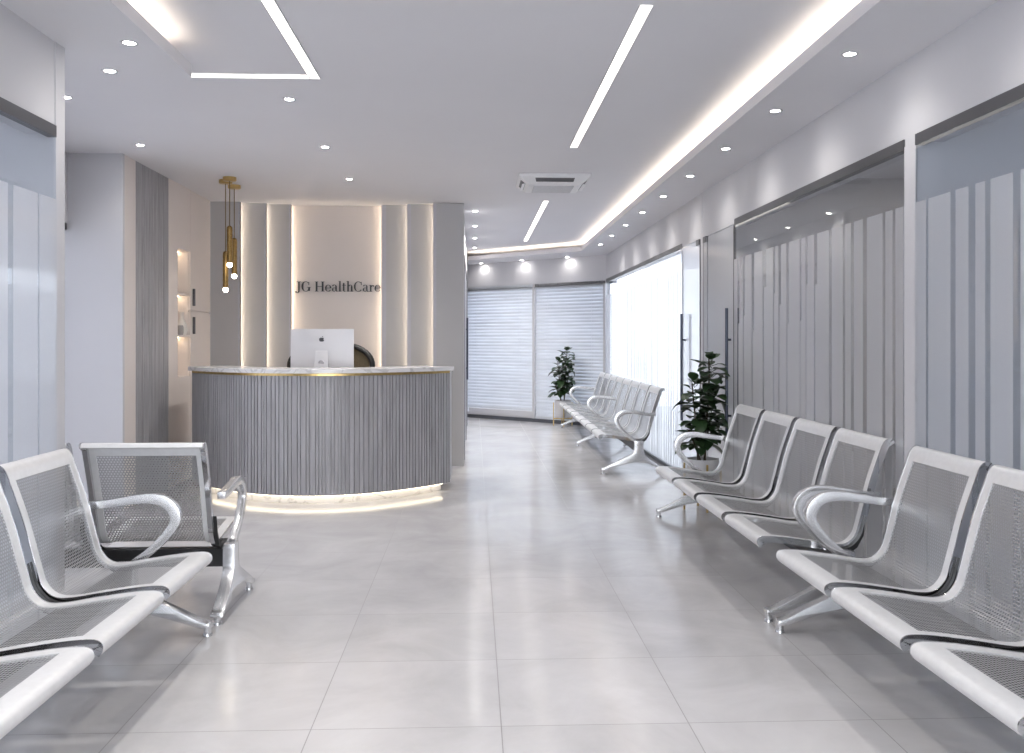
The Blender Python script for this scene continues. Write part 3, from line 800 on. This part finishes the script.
# doors
def door(name, label, y0, y1, yh, ypatch):
    w = sempty(name, label, 'door')
    glazing(None, None, XR, y0, y1, -1, [(y1 - .16, y1 - .13)] if y1 < 8 else [], 2.19, rail=False, parent=w)
    for s_ in (-1, 1):
        b = MB(); xh = XR + s_ * .042
        b.cyl((xh, yh, .55), (xh, yh, 1.555), .012, n=12)
        for z in (.72, 1.31): b.cyl((XR, yh, z), (xh, yh, z), .009, n=10)
        b.obj('handle', 'darksteel', w, smooth=40)
    b = MB(); b.box(XR - .016, XR + .016, *sorted((ypatch, ypatch + (.10 if ypatch < yh else -.10))), 2.15, 2.2); b.obj('patch_hinge', 'rail', w)
    for ye in (y0, y1): b = MB(); b.box(XR - .010, XR + .010, ye - .006, ye + .006, 0, 2.195); b.obj('edge_seal', 'rail', w)
door('door_1', 'frosted glass door with tall bar handle right of the larger plant', 6.87, 7.79, 6.945, 7.78)
door('door_2', 'bright frosted glass door with tall bar handle behind the larger plant', 7.91, 8.60, 8.47, 7.92)

# ------------------------------------------------------------------ far windows with blinds
def fpt(s, off=0, z=0):
    p = FP0 + (FP1 - FP0) * s; q = nrm * off; return (p.x + q.x, p.y + q.y, z)
def fbox(mb, s0, s1, o0, o1, z0, z1, mi=0):
    mb.prism([fpt(s0, o0)[:2], fpt(s1, o0)[:2], fpt(s1, o1)[:2], fpt(s0, o1)[:2]], lambda x_, y_, t: (x_, y_, z0 + (z1 - z0) * t), mi)
b = MB(); fbox(b, -.02, 1.04, -.12, 0, 2.17, ZC); fbox(b, -.02, 1.04, -.12, -.02, 0, .10)
struct(b.obj('wall_far', 'white'), 'white band above the far window blinds', 'wall')
b = MB(); fbox(b, 0, 1.0, -.02, .02, 0, .055); struct(b.obj('baseboard_far', 'skirt'), 'dark baseboard under the far blinds', 'baseboard')
SPL = .505
for k, (s0, s1) in enumerate(((-.04, SPL), (SPL, 1.0))):
    w = sempty('window_%d' % (5 + k), ('left' if k == 0 else 'right') + ' far window pane behind the blind', 'window')
    b = MB(); fbox(b, s0, s1, -.10, -.09, .10, 2.17); b.obj('pane', 'glass', w)
    b = MB(); fbox(b, s0, s0 + .012, -.11, -.07, .1, 2.17); fbox(b, s1 - .012, s1, -.11, -.07, .1, 2.17); b.obj('frame', 'white', w)
    t = thing('window_blind', ('wider' if k else 'narrower') + ' pale horizontal blind on the far wall, ' + ('behind the small plant' if k else 'beside the feature wall'), 'blind', (0, 0, 0), 0, 'far window blinds')
    b = MB(); fbox(b, s0 + .008, s1 - .008, -.05, .0, 2.17, 2.215); b.obj('head_rail', 'rail' if k else 'blind', t)
    b = MB(); rr = random.Random(3 + k); z = 2.15; zb = .20 if k == 0 else .085
    while z > zb:
        tl = rr.uniform(.93, 1.13)
        dy, dz = .0325 * math.cos(tl), .0325 * math.sin(tl)
        a0, a1 = fpt(s0 + .01, -.03), fpt(s1 - .01, -.03)
        w_ = Vector((nrm.x, nrm.y, 0))
        p = [Vector((a0[0], a0[1], z)), Vector((a1[0], a1[1], z))]
        lo = w_ * dy - Vector((0, 0, dz)); hi = -lo
        cup = -(w_ * dz + Vector((0, 0, dy))) * .24      # slats are cupped
        vs = []; fs = []
        for q in range(5):
            f = q / 2 - 1; o_ = lo * -f + cup * (1 - f * f) * -1
            vs += [p[0] + o_, p[1] + o_, p[1] + o_ + Vector((0, 0, .003)), p[0] + o_ + Vector((0, 0, .003))]
        for q in range(4): fs += [(q * 4 + j, q * 4 + (j + 1) % 4, q * 4 + 4 + (j + 1) % 4, q * 4 + 4 + j) for j in range(4)]
        fs += [(3, 2, 1, 0), (16, 17, 18, 19)]
        b.add(vs, fs)
        z -= .0535
    b.obj('slats', 'blind', t)
    b = MB(); fbox(b, s0 + .008, s1 - .008, -.04, -.01, zb - .03, zb); b.obj('bottom_rail', 'blind', t)
    b = MB()
    for s in (.2, .8): q = fpt(s0 + (s1 - s0) * s, -.001); b.cyl((q[0], q[1], zb), (q[0], q[1], 2.17), .0022, n=6)
    b.obj('ladder_cord', 'blind', t)
b = MB(); fbox(b, 0.004, SPL - .01, -.06, -.005, .058, .165); 
struct(b.obj('trim_6', 'white'), 'low white sill panel under the narrower blind', 'trim')
b = MB(); fbox(b, SPL - .008, SPL + .008, -.05, .012, .055, 2.17); struct(b.obj('trim_7', 'white'), 'slim white mullion between the two far blinds', 'trim')
b = MB(); fbox(b, .985, 1.0, -.05, .03, 0, 2.17); struct(b.obj('trim_8', 'white'), 'white corner post at the right of the far blinds', 'trim')

# ------------------------------------------------------------------ ceiling lights
def spot(parent, loc, power, size=2.4, blend=1., col=(1, .96, .90), r=.03):
    l = bpy.data.lights.new('downlight_spot', 'SPOT'); l.energy = power; l.spot_size = size; l.spot_blend = blend; l.color = col; l.shadow_soft_size = r
    o = bpy.data.objects.new('downlight_spot', l); COL.objects.link(o); o.parent = parent; o.location = loc
b = MB(); b.lathe((0, 0, 0), [(.024, 0), (.026, -.003), (.036, -.004), (.040, 0)], 24); me_ring = b.mesh('trim_ring', 'white', 40)
b = MB(); b.lathe((0, 0, 0), [(0, -.0015), (.025, -.0015)], 20); me_lens = b.mesh('lens', 'lens', fix=False)
P_DL = 28.
ordn = ['nearest', 'second', 'third', 'fourth', 'fifth', 'sixth', 'seventh', 'eighth', 'ninth']
def downlight(x, y, z, label, group, power=P_DL, **kw):
    t = thing('downlight', label, 'ceiling light', (x, y, z), 0, group)
    link('trim_ring', me_ring, t); link('lens', me_lens, t)
    spot(t, (0, 0, -.012), power, **kw)
for k in range(9):
    downlight(1.70, 4.03 + 1.01 * k, ZS, ('nearest' if k == 0 else 'farthest' if k == 8 else ordn[k]) + ' round downlight from the camera along the right-hand soffit', 'right-hand soffit downlights', power=6)
for k, (x, y) in enumerate(((-1.50, 4.01), (-1.75, 4.43))):
    downlight(x, y, ZS, ('bright downlight on the left soffit nearer the glowing cove', 'bright downlight on the left soffit nearer the side passage')[k], 'left soffit downlights', power=5)
for k, (x, y) in enumerate(((-2.40, 5.43), (-2.44, 6.73))):
    downlight(x, y, ZC, ('small downlight at the top of the left white end post', 'downlight in front of the plain wall and fluted column')[k], 'side passage downlights', power=6)
for k, (x, y) in enumerate(((-1.095, 5.42), (-1.10, 6.745), (-1.105, 8.07))):
    downlight(x, y, ZC, ('nearest', 'middle', 'farthest')[k] + ' of the three main-ceiling downlights leading to the desk', 'downlights before the desk', power=(28, 30, 60)[k])
for k in range(4):
    downlight(.012, 10 + 1.31 * k, ZC, ('nearest', 'second nearest', 'third nearest', 'farthest')[k] + ' of four tiny downlights in line beside the feature wall end', 'far main-ceiling downlights', power=60)
for k, s in enumerate((.135, .445, .765)):
    p = fpt(s, .095)
    downlight(p[0], p[1], ZS, ('left', 'middle', 'right')[k] + ' of three downlights washing the far wall above the blinds', 'far wall washers', power=1.1, size=2.65, blend=.5)
# unseen rest of the same rows behind the camera
for k in range(1, 6):
    downlight(1.70, 4.03 - 1.01 * k, ZS, 'downlight of the right-hand soffit row, out of frame', 'right-hand soffit downlights out of frame', power=6)
    downlight(-1.60, 4.03 - 1.2 * k, ZS, 'downlight of the left soffit row, out of frame', 'left soffit downlights out of frame', power=6)

for k in range(2):  # extra unseen main-ceiling downlights, added to brighten the near floor
    for x in (-1.1, .2):
        downlight(x, 2.9 - 1.4 * k, ZC, 'added main-ceiling downlight out of frame above the camera, brightening the near floor', 'added main-ceiling downlights out of frame')
def linear(name, label, polys):
    b = MB(); f = MB()
    for (x0, x1, y0, y1) in polys: b.box(x0, x1, y0, y1, ZC - .004, ZC - .001)
    t = thing(name, label, 'ceiling light')
    b.obj('diffuser', 'linear', t)
    for (x0, x1, y0, y1) in polys:
        e = .004; f.box(x0 - e, x0, y0, y1, ZC - .006, ZC - .0005); f.box(x1, x1 + e, y0, y1, ZC - .006, ZC - .0005)
    f.obj('profile_edge', 'white', t)
linear('linear_light', 'straight recessed light line at the upper centre of the ceiling', [(.709, .762, 3.84, 6.67)])
linear('linear_light', 'short recessed light line between the ceiling cassette and far cove', [(.709, .762, 9.25, 12.95)])
linear('linear_light', 'L-shaped recessed light line at the upper left of the ceiling', [(-.893, -.840, YB, 4.98), (-1.535, -.893, 4.925, 4.98)])

# ceiling cassette air conditioner
ac = thing('air_conditioner', 'square white ceiling cassette air conditioner', 'air conditioner', (.695, 8.02, ZC))
b = MB(); h1, h2, dz = .31, .225, .085
vs = [(-h1, -h1, 0), (h1, -h1, 0), (h1, h1, 0), (-h1, h1, 0), (-h1, -h1, -.02), (h1, -h1, -.02), (h1, h1, -.02), (-h1, h1, -.02), (-h2, -h2, -dz), (h2, -h2, -dz), (h2, h2, -dz), (-h2, h2, -dz)]
b.add(vs, [(0, 1, 2, 3)] + [(i, (i + 1) % 4, 4 + (i + 1) % 4, 4 + i) for i in range(4)] + [(4 + i, 4 + (i + 1) % 4, 8 + (i + 1) % 4, 8 + i) for i in range(4)] + [(8, 9, 10, 11)])
b.obj('fascia', 'ac', ac, bevel=.006)
b = MB(); b.box(-.175, .175, -.175, .175, -dz - .006, -dz + .001)
for k in range(12): b.box(-.17, .17, -.168 + .0285 * k, -.168 + .0285 * k + .012, -dz - .009, -dz - .005)
b.obj('intake_grille', 'acgrille', ac)
for k in range(4):
    a = k * PI / 2; R_ = Matrix.Rotation(a, 4, 'Z')
    nx_, nz_ = Vector((0, -(dz - .02), -(h1 - h2))).normalized(), None
    # slot and flap on the sloped side
    def on(u, t, lift): # t 0 at outer edge, 1 at inner edge
        p = Vector((u, -h1 + (h1 - h2) * t, -.02 - (dz - .02) * t)) + nx_ * lift; return tuple(R_ @ p)
    b = MB(); b.add([on(-.17, .25, .0015), on(.17, .25, .0015), on(.16, .72, .0015), on(-.16, .72, .0015), on(-.17, .25, -.01), on(.17, .25, -.01), on(.16, .72, -.01), on(-.16, .72, -.01)],
                    [(0, 1, 2, 3), (7, 6, 5, 4), (0, 4, 5, 1), (1, 5, 6, 2), (2, 6, 7, 3), (3, 7, 4, 0)])
    sl = b.obj('air_outlet', 'slot', ac)
    b = MB(); b.add([on(-.165, .66, .002), on(.165, .66, .002), on(.165, .52, .020), on(-.165, .52, .020), on(-.165, .70, .005), on(.165, .70, .005), on(.165, .55, .025), on(-.165, .55, .025)],
                    [(0, 1, 2, 3), (7, 6, 5, 4), (0, 4, 5, 1), (1, 5, 6, 2), (2, 6, 7, 3), (3, 7, 4, 0)])
    b.obj('flap', 'ac', sl)

# ------------------------------------------------------------------ light in the side rooms (glowing fill panels added there) and daylight
def room_fill(x, y, sx_, sy_, power, label, col=(.90, .94, 1.)):
    t = thing('room_fill_panel', label, 'ceiling light', (x, y, ZC))
    b = MB(); b.box(-sx_ / 2, sx_ / 2, -sy_ / 2, sy_ / 2, -.012, -.002); b.obj('diffuser', emit('room_fill_glow', col, power), t)
room_fill(-3.4, 1.5, .6, 3.2, 7., 'added fill panel lighting the left-hand glass room')
room_fill(3.6, 2.6, .6, 1.6, 2.4, 'added fill panel lighting the right-hand room nearest the camera')
room_fill(3.8, 6.3, .6, .6, 9.0, 'added fill panel lighting the dim right-hand room', (1, .93, .85))
room_fill(3.6, 10.8, .6, 4.4, 3., 'added fill panel lighting the bright far right-hand room')
# bright far room: unseen outer wall, height chosen to limit the daylight
b = MB(); b.box(5.0, 5.06, 7.9, 18, 0, 1.95); struct(b.obj('wall_right_far_room', 'white'), 'unseen outer wall of the bright right-hand room, height set to limit daylight', 'wall')

w = bpy.data.worlds.new('world'); sc.world = w; w.use_nodes = True
bg = w.node_tree.nodes['Background']; bg.inputs['Color'].default_value = (.90, .945, 1.0, 1); bg.inputs['Strength'].default_value = 3.2

sc.view_settings.view_transform = 'Standard'; sc.view_settings.look = 'None'; sc.view_settings.gamma = 1; sc.view_settings.use_curve_mapping = False
sc.view_settings.exposure = 0.85
cy = sc.cycles
cy.use_denoising = True
cy.sample_clamp_indirect = 4; cy.caustics_reflective = False; cy.caustics_refractive = False
cy.max_bounces = 10; cy.diffuse_bounces = 5; cy.glossy_bounces = 4; cy.transmission_bounces = 6; cy.transparent_max_bounces = 16
